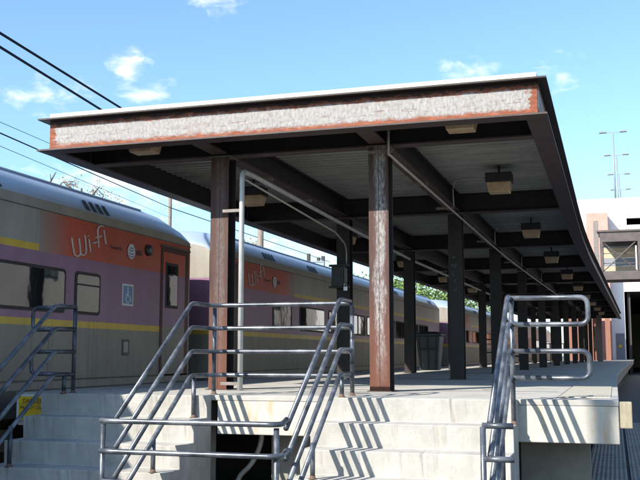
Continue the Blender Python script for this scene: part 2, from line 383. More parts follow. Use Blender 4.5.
for y in (18.3, 24.3, 30.4, 36.5): box(bm, -7.0 + off(y), -.70 + off(y), y, y + .02, .0005, .003)
build('expansion_joint', bm, M['gdark'], pf)
def crackmesh():                                              # broken arris and rust stained spalls at the platform end
    bm = B(); random.seed(3)
    for cx_, cy_, w in ((-2.2, 12.6, .35), (-1.6, 12.75, .2), (-2.9, 12.5, .15), (-.75, 10.55, .10), (-.55, 10.6, .16), (-.3, 10.5, .10), (-3.0, 11.15, .3), (-2.2, 11.0, .25)):
        n = 12; vs = []
        for k in range(n):
            a = 2 * math.pi * k / n; r = .6 + random.random() * .6
            vs.append(bm.verts.new((cx_ + math.cos(a) * w * r * .6, cy_ + math.sin(a) * .05 * r, .0035)))
        bm.faces.new(vs)
    return bm
build('spalled_patch', crackmesh(), simple('spall_brown', (.17, .11, .075), .9, 0, .5, 12), pf)
bm = B(); box(bm, .025, .145, YF - .06, YF + .10, -.275, -.012); tag(build('fender_block', bm, M['wood'], bevel=.01), 'weathered wooden block fixed to the right corner of the platform end', 'timber block')

# ------------------------------------------------------------------ stairs
TR, RI = .345, .25
def stairs(x0, x1, label):
    t = empty('concrete_stairs', ((x0 + x1) / 2, 8.1, GZ)); tag(t, label, 'stairs', 'concrete stairs up to the platform')
    bm = B(); prof = [(YF - .002, GZ)]; y, z = YF - .14, 0.0
    prof = [(YF - .002, -.0), (YF - .14, 0.0)]
    for k in range(1, 7):
        prof.append((y + .018, -RI * k)) if k <= 6 else None
        y -= TR
        if k < 6: prof.append((y, -RI * k))
    prof.append((YF - .002, GZ))
    n = len(prof); nx = 70; rnd = random.Random(int(x0 * 100)); rings = []
    nose = {1, 3, 5, 7, 9, 11}
    chips = {k: [(rnd.uniform(x0, x1), rnd.uniform(.015, .05), rnd.uniform(.006, .020)) for _ in range(6)] for k in nose}
    for q in range(nx + 1):
        x = x0 + (x1 - x0) * q / nx; ring = []
        for i_, (py, pz) in enumerate(prof):
            if i_ in nose:
                w = rnd.uniform(0, .0025) + max([c * max(0, 1 - abs(x - cx0) / cw) for cx0, cw, c in chips[i_]])
                py += w; pz -= w * .6
            ring.append(bm.verts.new((x, py, pz)))
        rings.append(ring)
    for a, b in zip(rings, rings[1:]):
        for i in range(n): bm.faces.new((a[i], a[(i + 1) % n], b[(i + 1) % n], b[i]))
    bm.faces.new(rings[0]); bm.faces.new(rings[-1][::-1]); build('steps', bm, M['step'], t, bevel=.008)
    return t
stairs(-6.66, -4.47, 'concrete steps on the left, mostly in the train shadow, rising to the platform')
stairs(-3.12, -.99, 'bright sunlit concrete steps on the right with zigzag railing shadows')

# ------------------------------------------------------------------ railings
RR = .0255; SL = .717
ZS = (1.05, .775, .5, .225)
def sloped(bm, x, z, ytop, ybot, back):
    pts = [(x, ybot, z - SL * (ytop - ybot)), (x, ytop, z)] + back
    tube(bm, pts, RR, 12, .07)
COLLARS = []
def post(bm, x, y, z0, z1): tube(bm, [(x, y, z0), (x, y, z1)], RR, 12); COLLARS.append((x, y, z0))
def collars(parent):
    for x, y, z in COLLARS:
        if z > -1.4:
            bm = B(); lathe(bm, [(.046, z + .0015), (.042, z + .006), (RR + .003, z + .012), (RR + .0015, z + .035)], x, y, 14); build('base_collar', bm, M['rustbase'], parent, True)
    COLLARS.clear()
def stepz(y):                      # tread height under a post
    k = math.ceil((YF - .14 - y) / TR + 1e-6); return -RI * max(0, k) if k > 0 else 0
# railing between the two stairs
ra = empty('pipe_railing', (-3.75, 10.0, 0)); tag(ra, 'pipe railing enclosing the platform edge between the two stairs', 'railing')
XL, XR = -4.62, -2.88
for i, z in enumerate(ZS):
    bm = B(); yb = 8.20
    tube(bm, [(XL, yb, z - SL * (9.88 - yb)), (XL, 9.88, z), (XL, 10.28, z), (XL + .10, 10.42, z), (XR - .06, 10.43, z)] + ([(XR + .015, 10.43, z), (XR + .015, 10.43, z - .14)]), RR, 12, .07)
    build('rail', bm, M['rail'], ra, True)
    bm = B(); sloped(bm, XR, z + .02, 9.98, 8.20, [(XR, 10.43 - RR, z + .02)]); build('rail', bm, M['rail'], ra, True)
for x, y, z1 in ((XL + .06, 10.40, 1.02), (XL, 9.97, .20)):
    bm = B(); post(bm, x, y, stepz(y) if y < YF - .14 else 0, z1); build('post', bm, M['rail'], ra, True)
for x, y, z1 in ((XR + .015, 10.43, 1.0), (XR, 10.05, .22)):
    bm = B(); post(bm, x, y, 0, z1); build('post', bm, M['rail'], ra, True)
for i, z in enumerate((-.155, -.435, -.715, -.995)):
    bm = B(); tube(bm, [(XL, 8.25, z + .035), (XL, 8.21, z), (XL - .07, 8.15, z), (XL - .07, 8.03, z), (XL + .05, 7.98, z), (XR - .05, 7.98, z), (XR + .02, 8.05, z), (XR, 8.22, z + .03)], RR, 12, .05)
    build('cross_rail', bm, M['rail'], ra, True)
for x in (XL - .035, XR - .03):
    bm = B(); post(bm, x, 8.035, GZ, -.19); build('post', bm, M['rail'], ra, True)
for x in (XL, XR):
    bm = B(); post(bm, x, 9.0, stepz(9.0), -.40); build('post', bm, M['rail'], ra, True)
collars(ra)
# outer railings: sloped rails whose tops turn into two closed loops along the platform end
def outer(x, sgn, label, reach, ybot=8.12):
    t = empty('pipe_railing', (x, 10.0, 0)); tag(t, label, 'railing')
    yp = 9.98 if sgn > 0 else 10.24
    for i, z in enumerate(ZS):
        bm = B(); sloped(bm, x, z, 9.74 if sgn > 0 else 9.80, ybot, [(x, yp, z)]); build('rail', bm, M['rail'], t, True)
    for a, b in ((0, 1), (2, 3)):
        za, zb = ZS[a], ZS[b]; e = x + sgn * reach
        bm = B(); tube(bm, [(x, yp, za), (e, yp + .02, za), (e, yp + .02, zb), (x, yp, zb)], RR, 12, .085); build('loop_rail', bm, M['rail'], t, True)
    bm = B(); post(bm, x + sgn * .01, yp + .01, 0 if yp > YF - .14 else stepz(yp), ZS[0]); build('post', bm, M['rail'], t, True)
    if sgn < 0:
        bm = B(); post(bm, x, 10.03, 0, ZS[3] - .01); build('post', bm, M['rail'], t, True)
    for a, b in ((0, 1), (2, 3)):
        za, zb = ZS[a] - SL * (9.78 - ybot), ZS[b] - SL * (9.78 - ybot)
        for q in (a, b):
            zq = ZS[q] - SL * (9.78 - ybot)
            bm = B(); tube(bm, [(x - .06, ybot - .03, zq + .01), (x + sgn * .20, ybot - .03, zq + .01)], RR, 12); build('end_rail', bm, M['rail'], t, True)
    bm = B(); post(bm, x - .055, ybot - .03, GZ, ZS[0] - SL * (9.78 - ybot)); build('post', bm, M['rail'], t, True)
    bm = B(); post(bm, x, 9.0, stepz(9.0), ZS[3] - SL * .75); build('post', bm, M['rail'], t, True)
    collars(t)
outer(-1.03, 1, 'pipe railing on the right of the sunlit stairs, with two loops over the platform end', .78)
outer(-6.36, -1, 'shaded pipe railing at far left, with two loops in front of the train', .62)

# ------------------------------------------------------------------ canopy
ZB, ZT, FL = 3.16, 3.60, .02
CL_, CR_ = -7.27, -.63
cp = empty('platform_canopy', (-3.95, 11.78, 0)); tag(cp, 'long rusty steel platform canopy on two rows of columns', 'canopy')
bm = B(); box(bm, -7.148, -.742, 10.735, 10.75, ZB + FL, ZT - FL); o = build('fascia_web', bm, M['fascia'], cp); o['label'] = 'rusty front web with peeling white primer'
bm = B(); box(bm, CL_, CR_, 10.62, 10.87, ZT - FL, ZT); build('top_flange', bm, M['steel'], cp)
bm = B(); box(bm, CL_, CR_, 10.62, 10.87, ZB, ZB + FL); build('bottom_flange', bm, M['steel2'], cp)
YE = 75.0
for xa, xw, nm in ((CL_, -7.148, 'left'), (CR_, -.742, 'right')):
    s_ = 1 if nm == 'left' else -1; x0, x1 = sorted((xw, xw + s_ * -.012)); f0, f1 = sorted((xa, xa + s_ * .25))
    bm = B(); pbox(bm, 10.752, YE, x0, x1, ZB + FL, ZT - FL)
    bm.normal_update()
    for f_ in bm.faces:
        if f_.calc_center_median().x * s_ > (x0 + x1) / 2 * s_ + .004 + (off(f_.calc_center_median().y)) * s_: f_.material_index = 1
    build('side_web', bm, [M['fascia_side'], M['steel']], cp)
    bm = B(); pbox(bm, 10.872, YE, f0, f1, ZT - FL, ZT); build('top_flange', bm, M['steel'], cp)
    bm = B(); pbox(bm, 10.872, YE, f0, f1, ZB, ZB + FL); build('bottom_flange', bm, M['steel2'], cp)
bm = B()                                                      # corrugated roof deck, ribs across the platform
pts, y = [], 10.76
while y < YE - .2:
    for dy, dz in ((0, 0), (.075, 0), (.10, .055), (.175, .055)): pts.append((y + dy, 3.535 + dz))
    y += .20
prev = None
for yy, zz in pts:
    v = (bm.verts.new((-7.14 + off(yy), yy, zz)), bm.verts.new((-.76 + off(yy), yy, zz)))
    if prev: bm.faces.new((prev[0], prev[1], v[1], v[0]))
    prev = v
build('roof_deck', bm, M['deck'], cp)
bm = B(); pbox(bm, 10.74, YE, -7.16, -.75, ZT + .0015, ZT + .085); build('roof_edge', bm, [M['coping']], cp)
bm = B(); pbox(bm, 11.1, YE - .3, -6.9, -1.0, ZT + .086, ZT + .094); build('roof_membrane', bm, M['roof'], cp)
XC = (-5.06, -2.84); YC = [11.78 + 6.12 * k for k in range(11)]
for k, y in enumerate(YC):
    o_ = off(y)
    bm = B(); x0, x1 = -7.13 + o_, -.77 + o_
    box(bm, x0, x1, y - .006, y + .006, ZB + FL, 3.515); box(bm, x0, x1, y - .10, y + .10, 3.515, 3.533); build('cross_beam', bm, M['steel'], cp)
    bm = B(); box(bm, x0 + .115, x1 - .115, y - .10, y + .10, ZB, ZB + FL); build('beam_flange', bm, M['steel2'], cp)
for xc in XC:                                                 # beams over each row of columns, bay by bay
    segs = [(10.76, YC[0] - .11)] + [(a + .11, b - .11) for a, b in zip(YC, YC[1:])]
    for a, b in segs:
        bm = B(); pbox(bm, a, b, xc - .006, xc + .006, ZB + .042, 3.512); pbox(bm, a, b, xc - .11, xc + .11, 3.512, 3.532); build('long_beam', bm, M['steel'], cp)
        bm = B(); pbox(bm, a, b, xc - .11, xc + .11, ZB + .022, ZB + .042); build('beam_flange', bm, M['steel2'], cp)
def column(xc, yc, front, label=None):
    o_ = off(yc); xc += o_
    bm = B(); w, d, t_ = .13, .13, .014
    box(bm, xc - w, xc + w, yc - d + .001, yc - d + t_, 0.005, ZB - .012, 0)
    box(bm, xc - w, xc + w, yc + d - t_, yc + d, 0.005, ZB - .012, 1); box(bm, xc - .006, xc + .006, yc - d + t_, yc + d - t_, .005, ZB - .012, 1)
    # front seam: a slim welded bar down the flange
    box(bm, xc - .002, xc + .004, yc - d - .0015, yc - d + .001, .03, ZB - .02, 1)
    bm.normal_update()
    for f_ in bm.faces:
        if abs(f_.normal.y) < .5 and abs(f_.calc_center_median().x - xc) > w - .002: f_.material_index = 1
    c = build('column', bm, [front, M['steel']], cp)
    if label: c['label'] = label
    bm = B(); box(bm, xc - .16, xc + .16, yc - .16, yc + .16, 0.0005, .012); p = build('base_plate', bm, M['steel2'], c)
    bm = B(); box(bm, xc - .15, xc + .15, yc - .15, yc + .15, ZB - .012, ZB - .001); build('cap_plate', bm, M['clamp'], c)
    return c
for k, y in enumerate(YC):
    for j, xc in enumerate(XC):
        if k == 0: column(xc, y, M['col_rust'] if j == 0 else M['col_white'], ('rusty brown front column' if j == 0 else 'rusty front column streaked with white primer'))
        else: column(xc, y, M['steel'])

# ------------------------------------------------------------------ things hung from the canopy
ORD = ['nearest', 'second', 'third', 'fourth', 'fifth', 'sixth', 'seventh', 'eighth', 'ninth', 'tenth', 'eleventh', 'last']
def fixture(x, y, label, dz=.03):
    x += off(y); t = empty('canopy_light', (x, y, 3.15)); tag(t, label, 'light fixture', 'box lights under the canopy')
    bm = B(); box(bm, x - .21, x + .21, y - .17, y + .17, 3.215 + dz, 3.37 + dz); box(bm, x - .018, x + .018, y - .018, y + .018, 3.37 + dz, 3.53); build('housing', bm, M['black'], t, bevel=.006)
    bm = B(); a = [bm.verts.new((x + i * .195, y + j * .155, 3.214 + dz)) for i, j in ((-1, -1), (1, -1), (1, 1), (-1, 1))]
    b = [bm.verts.new((x + i * .165, y + j * .125, 3.045 + dz * 1.1)) for i, j in ((-1, -1), (1, -1), (1, 1), (-1, 1))]
    for i in range(4): bm.faces.new((a[i], a[(i + 1) % 4], b[(i + 1) % 4], b[i]))
    bm.faces.new(b); bm.faces.new(a[::-1]); build('lens', bm, M['lens'], t, bevel=.01)
for side, x in (('right', -1.70), ('left', -6.0)):
    fixture(x, 11.25, 'yellowed box light just behind the front fascia on the %s side' % side, .12)
    for k in range(9):
        fixture(x, 15.3 + 6.12 * k, '%s yellowed box light behind the front cross beam, %s row under the canopy' % (ORD[k].replace('nearest', 'first'), side))
def conduit(name, pts, r, mat, label, fr=.12, clamps=(), cat='conduit', seg=10, cr=.12):
    bm = B(); tube(bm, pts, r, seg, fr)
    if not clamps: return tag(build(name, bm, mat, None, True), label, cat)
    t = empty(name, pts[0]); tag(t, label, cat); build('pipe', bm, mat, t, True)
    for (x, y, z, dx) in clamps:
        bm = B(); box(bm, x - dx, x + dx, y - .025, y + .025, z - .02, z + .02); build('clamp', bm, M['clamp'], t)
    return t
ys = [11.66, 14.1, 16.6, 19.3, 21.8, 24.4, 27, 30, 33, 36, 39, 42, 45]
conduit('overhead_conduit', [(-2.69, 11.60, 3.5), (-2.69, 11.60, 3.03)] + [(-2.69 + off(y), y, 3.03) for y in ys[1:]] , .019, M['conduit'], 'thin straight conduit clamped under the beam of the right column row', 0,
        [(-2.82 + off(y), y, 3.075, .16) for y in ys])
conduit('drain_pipe', [(-4.66, 11.47, 0), (-4.66, 11.47, 2.90), (-4.70, 12.0, 2.93), (-4.88, 18, 2.93), (-5.0, 24, 2.93), (-5.1 + off(40), 40, 2.9)], .035, M['pipe'],
        'thick pale pipe rising beside the left front column and bending back under the canopy', .14, [(-4.80, 11.50, 2.37, .14), (-4.80, 11.50, .09, .14), (-4.72, 12.6, 2.99, .08), (-4.78, 14.6, 2.99, .08)], 'pipe', 14)
conduit('small_conduit', [(-4.66, 11.60, 2.80), (-4.66, 15.9, 2.62), (-4.92, 17.4, 2.60), (-4.98, 17.74, 2.50), (-4.98, 17.74, 2.22)], .015, M['conduit'],
        'slim conduit running from the thick pipe to the switch box', .15)
for k in range(4):
    y = 15.3 + 6.12 * k; o_ = off(y)
    conduit('light_conduit', [(-2.66 + o_, y + 1.3, 3.10), (-2.66 + o_, y + 1.2, 3.38), (-2.45 + o_, y + .15, 3.38), (-1.92 + o_, y, 3.34)], .012, M['conduit'],
            'slim curved conduit feeding the %s box light behind the front cross beam, right row' % ORD[k].replace('nearest', 'first'), .3)
# switch box on the second column of the left row
sb = empty('switch_box', (-5.08, 17.7, 1.98)); tag(sb, 'black electrical switch box strapped to the second left column, padlocked', 'switch box')
bm = B(); box(bm, -5.25, -4.99, 17.60, 17.75, 1.76, 2.20); build('box_body', bm, M['black'], sb, bevel=.012)
bm = B(); box(bm, -5.24, -5.0, 17.575, 17.599, 1.79, 2.17); build('cover', bm, M['black'], sb, bevel=.008)
for z in (1.78, 2.2):
    bm = B(); box(bm, -5.31, -4.90, 17.63, 17.66, z - .02, z + .025); build('strap', bm, M['black'], sb)
bm = B(); box(bm, -4.975, -4.93, 17.57, 17.62, 1.86, 2.14); build('handle', bm, M['clamp'], sb, bevel=.006)
pk = empty('padlock', (-4.95, 17.56, 1.76)); tag(pk, 'silver padlock hanging from the switch box handle', 'padlock')
bm = B(); box(bm, -4.99, -4.915, 17.545, 17.568, 1.70, 1.78); build('lock_body', bm, M['brass'], pk, bevel=.005)
bm = B(); tube(bm, [(-4.975, 17.556, 1.775), (-4.975, 17.556, 1.84), (-4.93, 17.556, 1.84), (-4.93, 17.556, 1.775)], .007, 8, .02); build('shackle', bm, M['brass'], pk, True)
# faint scribble on the second right column
bm = B(); random.seed(11)
for k in range(5):
    z = 2.3 - k * .15; x0 = -2.87
    pts = [(x0 + random.uniform(-.04, .05), 17.765, z + random.uniform(-.05, .05)) for _ in range(5)]; tube(bm, pts, .004, 5, .01)
gr = build('graffiti', bm, simple('chalk_grey', (.20, .19, .19), .8), cp)

# ------------------------------------------------------------------ platform furniture
bn = empty('rubbish_bin', (-4.82, 25.6, 0)); tag(bn, 'dark grey tapered rubbish bin beside a column of the left row', 'rubbish bin')
def frustum(bm, cx_, cy_, h0, h1, z0, z1, seg=4):
    a = [bm.verts.new((cx_ + i * h0, cy_ + j * h0, z0)) for i, j in ((-1, -1), (1, -1), (1, 1), (-1, 1))]
    b = [bm.verts.new((cx_ + i * h1, cy_ + j * h1, z1)) for i, j in ((-1, -1), (1, -1), (1, 1), (-1, 1))]
    for i in range(4): bm.faces.new((a[i], a[(i + 1) % 4], b[(i + 1) % 4], b[i]))
    bm.faces.new(a[::-1]); bm.faces.new(b)
bm = B(); frustum(bm, -4.82, 25.6, .25, .33, .05, .98); build('bin_body', bm, M['bin'], bn, bevel=.03)
bm = B(); frustum(bm, -4.82, 25.6, .37, .37, .98, 1.03); build('rim', bm, M['bin'], bn, bevel=.015)
bm = B(); frustum(bm, -4.82, 25.6, .33, .22, 1.031, 1.09); build('lid', bm, M['black'], bn, bevel=.02)
for i in (-.24, 0, .24):
    bm = B(); tube(bm, [(-4.82 + i * .85, 25.33, .1), (-4.82 + i, 25.25, .95)], .012, 6); build('rib', bm, M['black'], bn)
bm = B(); box(bm, -5.08, -4.56, 25.26, 25.30, .60, .64); build('band', bm, M['black'], bn)
def bench(x, y, label):
    t = empty('bench', (x, y, 0)); tag(t, label, 'bench', 'benches far down the platform')
    bm = B()
    for k in range(4): box(bm, x - .2 + k * .11, x - .11 + k * .11, y, y + 1.6, .43, .46)
    build('seat', bm, M['wood'], t)
    bm = B()
    for k in range(3): box(bm, x - .26, x - .23, y, y + 1.6, .56 + k * .12, .65 + k * .12)
    build('backrest', bm, M['wood'], t)
    for yy in (y + .15, y + 1.4):
        bm = B(); box(bm, x - .29, x - .26, yy, yy + .05, 0.001, .92); box(bm, x - .26, x + .22, yy, yy + .05, .37, .43); box(bm, x + .19, x + .23, yy, yy + .05, 0.001, .37); build('leg', bm, M['black'], t)
bench(-4.0, 35.0, 'wooden slatted bench in deep shade, the nearer one between the column rows'); bench(-3.9, 40.5, 'wooden slatted bench in deep shade, the farther one between the column rows')
for i, (x, y) in enumerate(((-4.3, 33.4), (-3.3, 47.0))):
    t = empty('barrier_rail', (x, y, 0)); tag(t, ['low dark pipe barrier in front of the benches', 'low dark pipe barrier beyond the benches'][i], 'barrier')
    for q in range(4):
        bm = B(); tube(bm, [(x + q * .32, y, 0), (x + q * .32, y, 1.0)], .022, 8); build('post', bm, M['black'], t)
    for z in (.55, 1.0):
        bm = B(); tube(bm, [(x, y - .02, z), (x + .96, y - .02, z)], .022, 8); build('rail', bm, M['black'], t)
# danger sign under the platform edge, left of the stairs
ds = empty('danger_sign', (-6.87, YF, -.2)); tag(ds, 'yellow danger sign with white border on the platform end beside the left steps', 'sign')
bm = B(); box(bm, -7.08, -6.60, YF - .012, YF - .004, -.34, -.02); build('border', bm, M['white'], ds, bevel=.002)
bm = B(); box(bm, -7.05, -6.60, YF - .016, YF - .0125, -.335, -.045); build('panel', bm, M['signyellow'], ds, bevel=.001)
text_obj('lettering', 'DANGER', .074, M['darktext'], ds, front_mtx(-6.99, YF - .0185, -.125), .95)
text_obj('lettering', 'WILL NOT CLEAR', .060, M['darktext'], ds, front_mtx(-7.03, YF - .0185, -.20), .72)
bm = B(); box(bm, -7.04, -6.67, YF - .019, YF - .0165, -.141, -.137); build('rule_line', bm, M['darktext'], ds)

# ------------------------------------------------------------------ commuter train
WIFI = [[(-0.014, 2.153), (0.026, 2.027), (0.066, 1.928), (0.109, 1.9), (0.177, 1.9), (0.226, 1.926), (0.232, 1.969), (0.21, 2.071), (0.178, 2.167)], [(0.232, 1.969), (0.252, 1.936), (0.304, 1.929), (0.363, 1.949), (0.391, 1.99), (0.371, 2.124), (0.338, 2.238)], [(0.455, 2.19), (0.487, 2.094), (0.514, 2.003)], [(0.434, 2.242), (0.439, 2.231)], [(0.564, 2.141), (0.68, 2.169)], [(0.744, 2.094), (0.724, 2.212), (0.699, 2.33), (0.705, 2.384), (0.749, 2.423), (0.822, 2.438)], [(0.658, 2.238), (0.821, 2.282)], [(0.881, 2.382), (0.916, 2.271), (0.954, 2.168)], [(0.86, 2.438), (0.865, 2.426)]]   # pen strokes of the Wi-Fi lettering (along the car, height)
PROF = [(.10, -.35), (.02, .0), (0, .12), (0, .86), (0, .955), (0, 1.88), (0, 1.975), (0, 2.45), (0, 2.60), (-.10, 2.80), (-.33, 2.965), (-.75, 3.06), (-1.52, 3.11)]
XS = -7.5; XM = XS - 1.52
def car(label, ynear, yfar, redend, rot=0, pivot=None, detail=True):
    t = empty('train_car', (XM, (ynear + yfar) / 2, GZ)); tag(t, label, 'train carriage', 'carriages of the commuter train'); parts = []
    L = yfar - ynear; y_lo = ynear; 
    if redend == 'far': marks = [(ynear, 'g'), (yfar - 4.95, 'b'), (yfar - 4.15, 'r'), (yfar, None)]
    elif redend == 'near': marks = [(ynear, 'r'), (ynear + 4.2, 'b2'), (ynear + 5.0, 'g'), (yfar, None)]
    # body: lofted along y with a softly tapered roof at both ends
    mats = [M['c_sill'], M['c_low'], M['c_low'], M['c_yellow'], M['c_purple'], M['c_yellow'], M['c_grey'], M['c_grey'], M['c_roof'], M['c_roof'], M['c_roof'], M['c_roof'], M['c_red']]
    half = PROF; full = [(XS + x, z) for x, z in half] + [(2 * XM - (XS + x), z) for x, z in half[-2::-1]]
    ys = [ynear, ynear + .12, ynear + .35, ynear + .8, ynear + 1.5] + [m[0] for m in marks[1:-1]] + [yfar - 1.5, yfar - .8, yfar - .35, yfar - .12, yfar]
    ys = sorted(set(ys)); bm = B(); rings = []
    for y in ys:
        d = min(y - ynear, yfar - y); drop = .62 * max(0, 1 - d / 1.5) ** 3
        ring = []
        for x, z in full:
            if z > 2.45: z = 2.45 + (z - 2.45) * (1 - drop)
            inset = .10 * max(0, 1 - d / .12) if d < .12 else 0
            x2 = x + (XM - x) * inset * .4
            ring.append(bm.verts.new((x2, y, z)))
        rings.append(ring)
    nb = len(half) - 1; n = len(full)
    def inred(y):
        return (redend == 'far' and y > yfar - 4.15) or (redend == 'near' and y < ynear + 4.2)
    def inpan(y):
        return (redend == 'far' and y > yfar - 4.95) or (redend == 'near' and y < ynear + 5.0)
    for a, b, y0, y1 in zip(rings, rings[1:], ys, ys[1:]):
        ym = (y0 + y1) / 2
        for i in range(n - 1):
            j = i if i < nb else n - 2 - i
            mi = j
            if j in (5, 6):
                if inred(ym): mi = 12
                elif inpan(ym): continue
            bm.faces.new((a[i], a[i + 1], b[i + 1], b[i])).material_index = mi
    # closed ends banded like the sides
    for ring in (rings[0], rings[-1]):
        for j in range(nb): bm.faces.new((ring[j], ring[j + 1], ring[n - 2 - j], ring[n - 1 - j]) if j < nb - 1 else (ring[j], ring[j + 1], ring[n - 1 - j])).material_index = {5: 4, 6: 6, 8: 7, 9: 7, 10: 7, 11: 7}.get(j, j) if j < 8 else 7
    for ring in (rings[0], rings[-1]): pass
    bm.faces.new([rings[i][0] for i in range(len(rings))] + [rings[i][-1] for i in range(len(rings) - 1, -1, -1)]).material_index = 0
    o = build('body', bm, mats, t); parts.append(o)
    me = o.data
    for p in me.polygons: p.use_smooth = abs(p.normal.y) < .5 and p.material_index == 8 or p.material_index in (9, 10, 11)
    # fading paint panel on both sides
    ya, yb = (yfar - 4.95, yfar - 4.15) if redend == 'far' else (ynear + 4.2, ynear + 5.0)
    for xs in (XS, 2 * XM - XS):
        bm = B(); quad(bm, [(xs, ya, 1.88), (xs, yb, 1.88), (xs, yb, 2.45), (xs, ya, 2.45)]); parts.append(build('paint_panel', bm, M['blend'] if redend == 'far' else M['blend2'], t))
    # gutter, lip line and lower sill line
    bm = B(); tube(bm, [(XS - .315, ynear + 1.5, 2.965), (XS - .315, yfar - 1.5, 2.965)], .016, 6); parts.append(build('gutter', bm, M['c_roof'], t))
    bm = B(); box(bm, XS, XS + .008, ynear + .1, yfar - .1, 2.452, 2.466); box(bm, XS + .0, XS + .012, ynear + .1, yfar - .1, .105, .125); parts.append(build('trim_line', bm, M['c_sill'], t))
    ysm = ynear + 2.2
    while ysm < yfar - 2:
        bm = B(); box(bm, XS + .0005, XS + .003, ysm, ysm + .008, .13, .855); parts.append(build('panel_seam', bm, M['c_sill'], t)); ysm += 3.1
    def window(y0, y1, z0=1.10, z1=1.64, blind=False):
        bm = B(); box(bm, XS - .02, XS + .012, y0 - .045, y1 + .045, z0 - .045, z1 + .045); f = build('window', bm, M['rubber'], t, bevel=0)
        b_ = f.modifiers.new('b', 'BEVEL'); b_.width = .07; b_.segments = 4; b_.limit_method = 'WEIGHT'
        at = f.data.attributes.new('bevel_weight_edge', 'FLOAT', 'EDGE')
        for e in f.data.edges:
            v0, v1 = [f.data.vertices[i].co for i in e.vertices]
            at.data[e.index].value = 1.0 if abs(v0.x - v1.x) > .01 else 0.0
        bm = B(); box(bm, XS + .0125, XS + .017, y0, y1, z0, z1); g = build('pane', bm, M['glass'], f)
        b_ = g.modifiers.new('b', 'BEVEL'); b_.width = .05; b_.segments = 4; b_.limit_method = 'WEIGHT'
        at = g.data.attributes.new('bevel_weight_edge', 'FLOAT', 'EDGE')
        for e in g.data.edges:
            v0, v1 = [g.data.vertices[i].co for i in e.vertices]
            at.data[e.index].value = 1.0 if abs(v0.x - v1.x) > .002 else 0.0
        if blind:
            bm = B(); box(bm, XS + .0172, XS + .022, y0, y1, z1 - .16, z1 - .135); build('vent_bar', bm, M['rubber'], f)
        parts.append(f)
    def vent(y):
        bm = B()
        for k in range(4):
            yy = y + k * .19; q = [(XS - .012, 2.625), (XS - .088, 2.778)]
            v = [(q[0][0] + .012, yy + .06, q[0][1]), (q[0][0] + .012, yy + .17, q[0][1]), (q[1][0] + .012, yy + .11, q[1][1]), (q[1][0] + .012, yy, q[1][1])]
            quad(bm, v)
        parts.append(build('roof_vent', bm, M['rubber'], t))
    e = yfar if redend == 'far' else ynear; s_ = -1 if redend == 'far' else 1
    def Y(d): return e + s_ * d
    def rng(d0, d1): return tuple(sorted((Y(d0), Y(d1))))
    # vestibule door
    a, b = rng(.20, 1.30)
    bm = B(); box(bm, XS - .01, XS + .012, a, b, .10, 2.34); d = build('door_frame', bm, M['c_recess'], t); parts.append(d)
    bm = B(); box(bm, XS + .0122, XS + .018, a + .07, b - .16, .13, .955); build('door_kick_panel', bm, M['c_low'], d)
    bm = B(); box(bm, XS + .0122, XS + .018, a + .07, b - .16, 1.875, 2.26); build('door_top_panel', bm, M['c_red'], d)
    bm = B(); box(bm, XS + .0122, XS + .018, a + .07, b - .16, .956, 1.874); build('door_leaf', bm, M['c_purple'], d)
    bm = B(); box(bm, XS + .0185, XS + .03, a + .16, b - .46, 1.28, 2.08); f = build('door_window', bm, M['rubber'], d, bevel=.01)
    bm = B(); box(bm, XS + .0305, XS + .035, a + .20, b - .50, 1.33, 2.03); build('pane', bm, M['glass'], d)
    bm = B(); box(bm, XS + .0125, XS + .04, a - .02, b + .02, 2.342, 2.375); build('drip_rail', bm, M['c_sill'], d)
    parts.append(d)
    # lettering
    if redend == 'far': yw = yfar - 4.28; yp = yfar - 3.05; yg = yfar - 2.38; yt = yfar - 2.24; yl = yfar - 1.80; z0 = 0.0
    else: yw = ynear + 1.78; yp = ynear + 2.90; yg = ynear + 3.55; yt = ynear + 3.70; yl = None; z0 = .05
    bm = B()
    for st_ in WIFI: tube(bm, [(XS + .012, yw + a_ + .13, b_ + z0) for a_, b_ in st_], .0135, 6, .03)
    parts.append(build('lettering', bm, M['textwhite'], t))
    parts.append(text_obj('lettering', 'Powered by', .085, M['darktext'], t, side_mtx(XS + .014, yp, 2.12, 0), .9, .001))
    parts.append(text_obj('lettering', 'at&t', .15, M['darktext'], t, side_mtx(XS + .014, yt, 2.10, 0), .9, .001))
    bm = B(); rr = .125; n2 = 28
    vs = [bm.verts.new((XS + .014, yg + rr * math.cos(2 * math.pi * k / n2), 2.14 + rr * math.sin(2 * math.pi * k / n2))) for k in range(n2)]; bm.faces.new(vs)
    lg = build('globe_emblem', bm, M['white'], t); parts.append(lg)
    bm = B()
    for zc in (-.065, -.02, .03, .075):
        w = math.sqrt(max(0, rr * rr - zc * zc)) * .9
        m_ = 10; up_ = [(XS + .0155, yg - w + 2 * w * k / m_ if k else yg - w, 2.14 + zc + .02 * math.sin(math.pi * k / m_) * -1 + .008) for k in range(m_ + 1)]
        dn = [(p[0], p[1], p[2] - .024 * math.sin(math.pi * (k / m_)) ** .5 - .001) for k, p in enumerate(up_)]
        for k in range(m_): quad(bm, [up_[k], up_[k + 1], dn[k + 1], dn[k]])
    build('emblem_stripes', bm, M['blue'], lg)
    if yl:
        bm = B(); tube(bm, [(XS, yl, 2.22), (XS + .06, yl, 2.22)], [.10, .085], 16); parts.append(build('marker_lamp', bm, M['black'], t, True))
        bm = B(); tube(bm, [(XS + .0605, yl, 2.22), (XS + .07, yl, 2.22)], .05, 14); parts.append(build('lamp_lens', bm, M['clamp'], t, True))
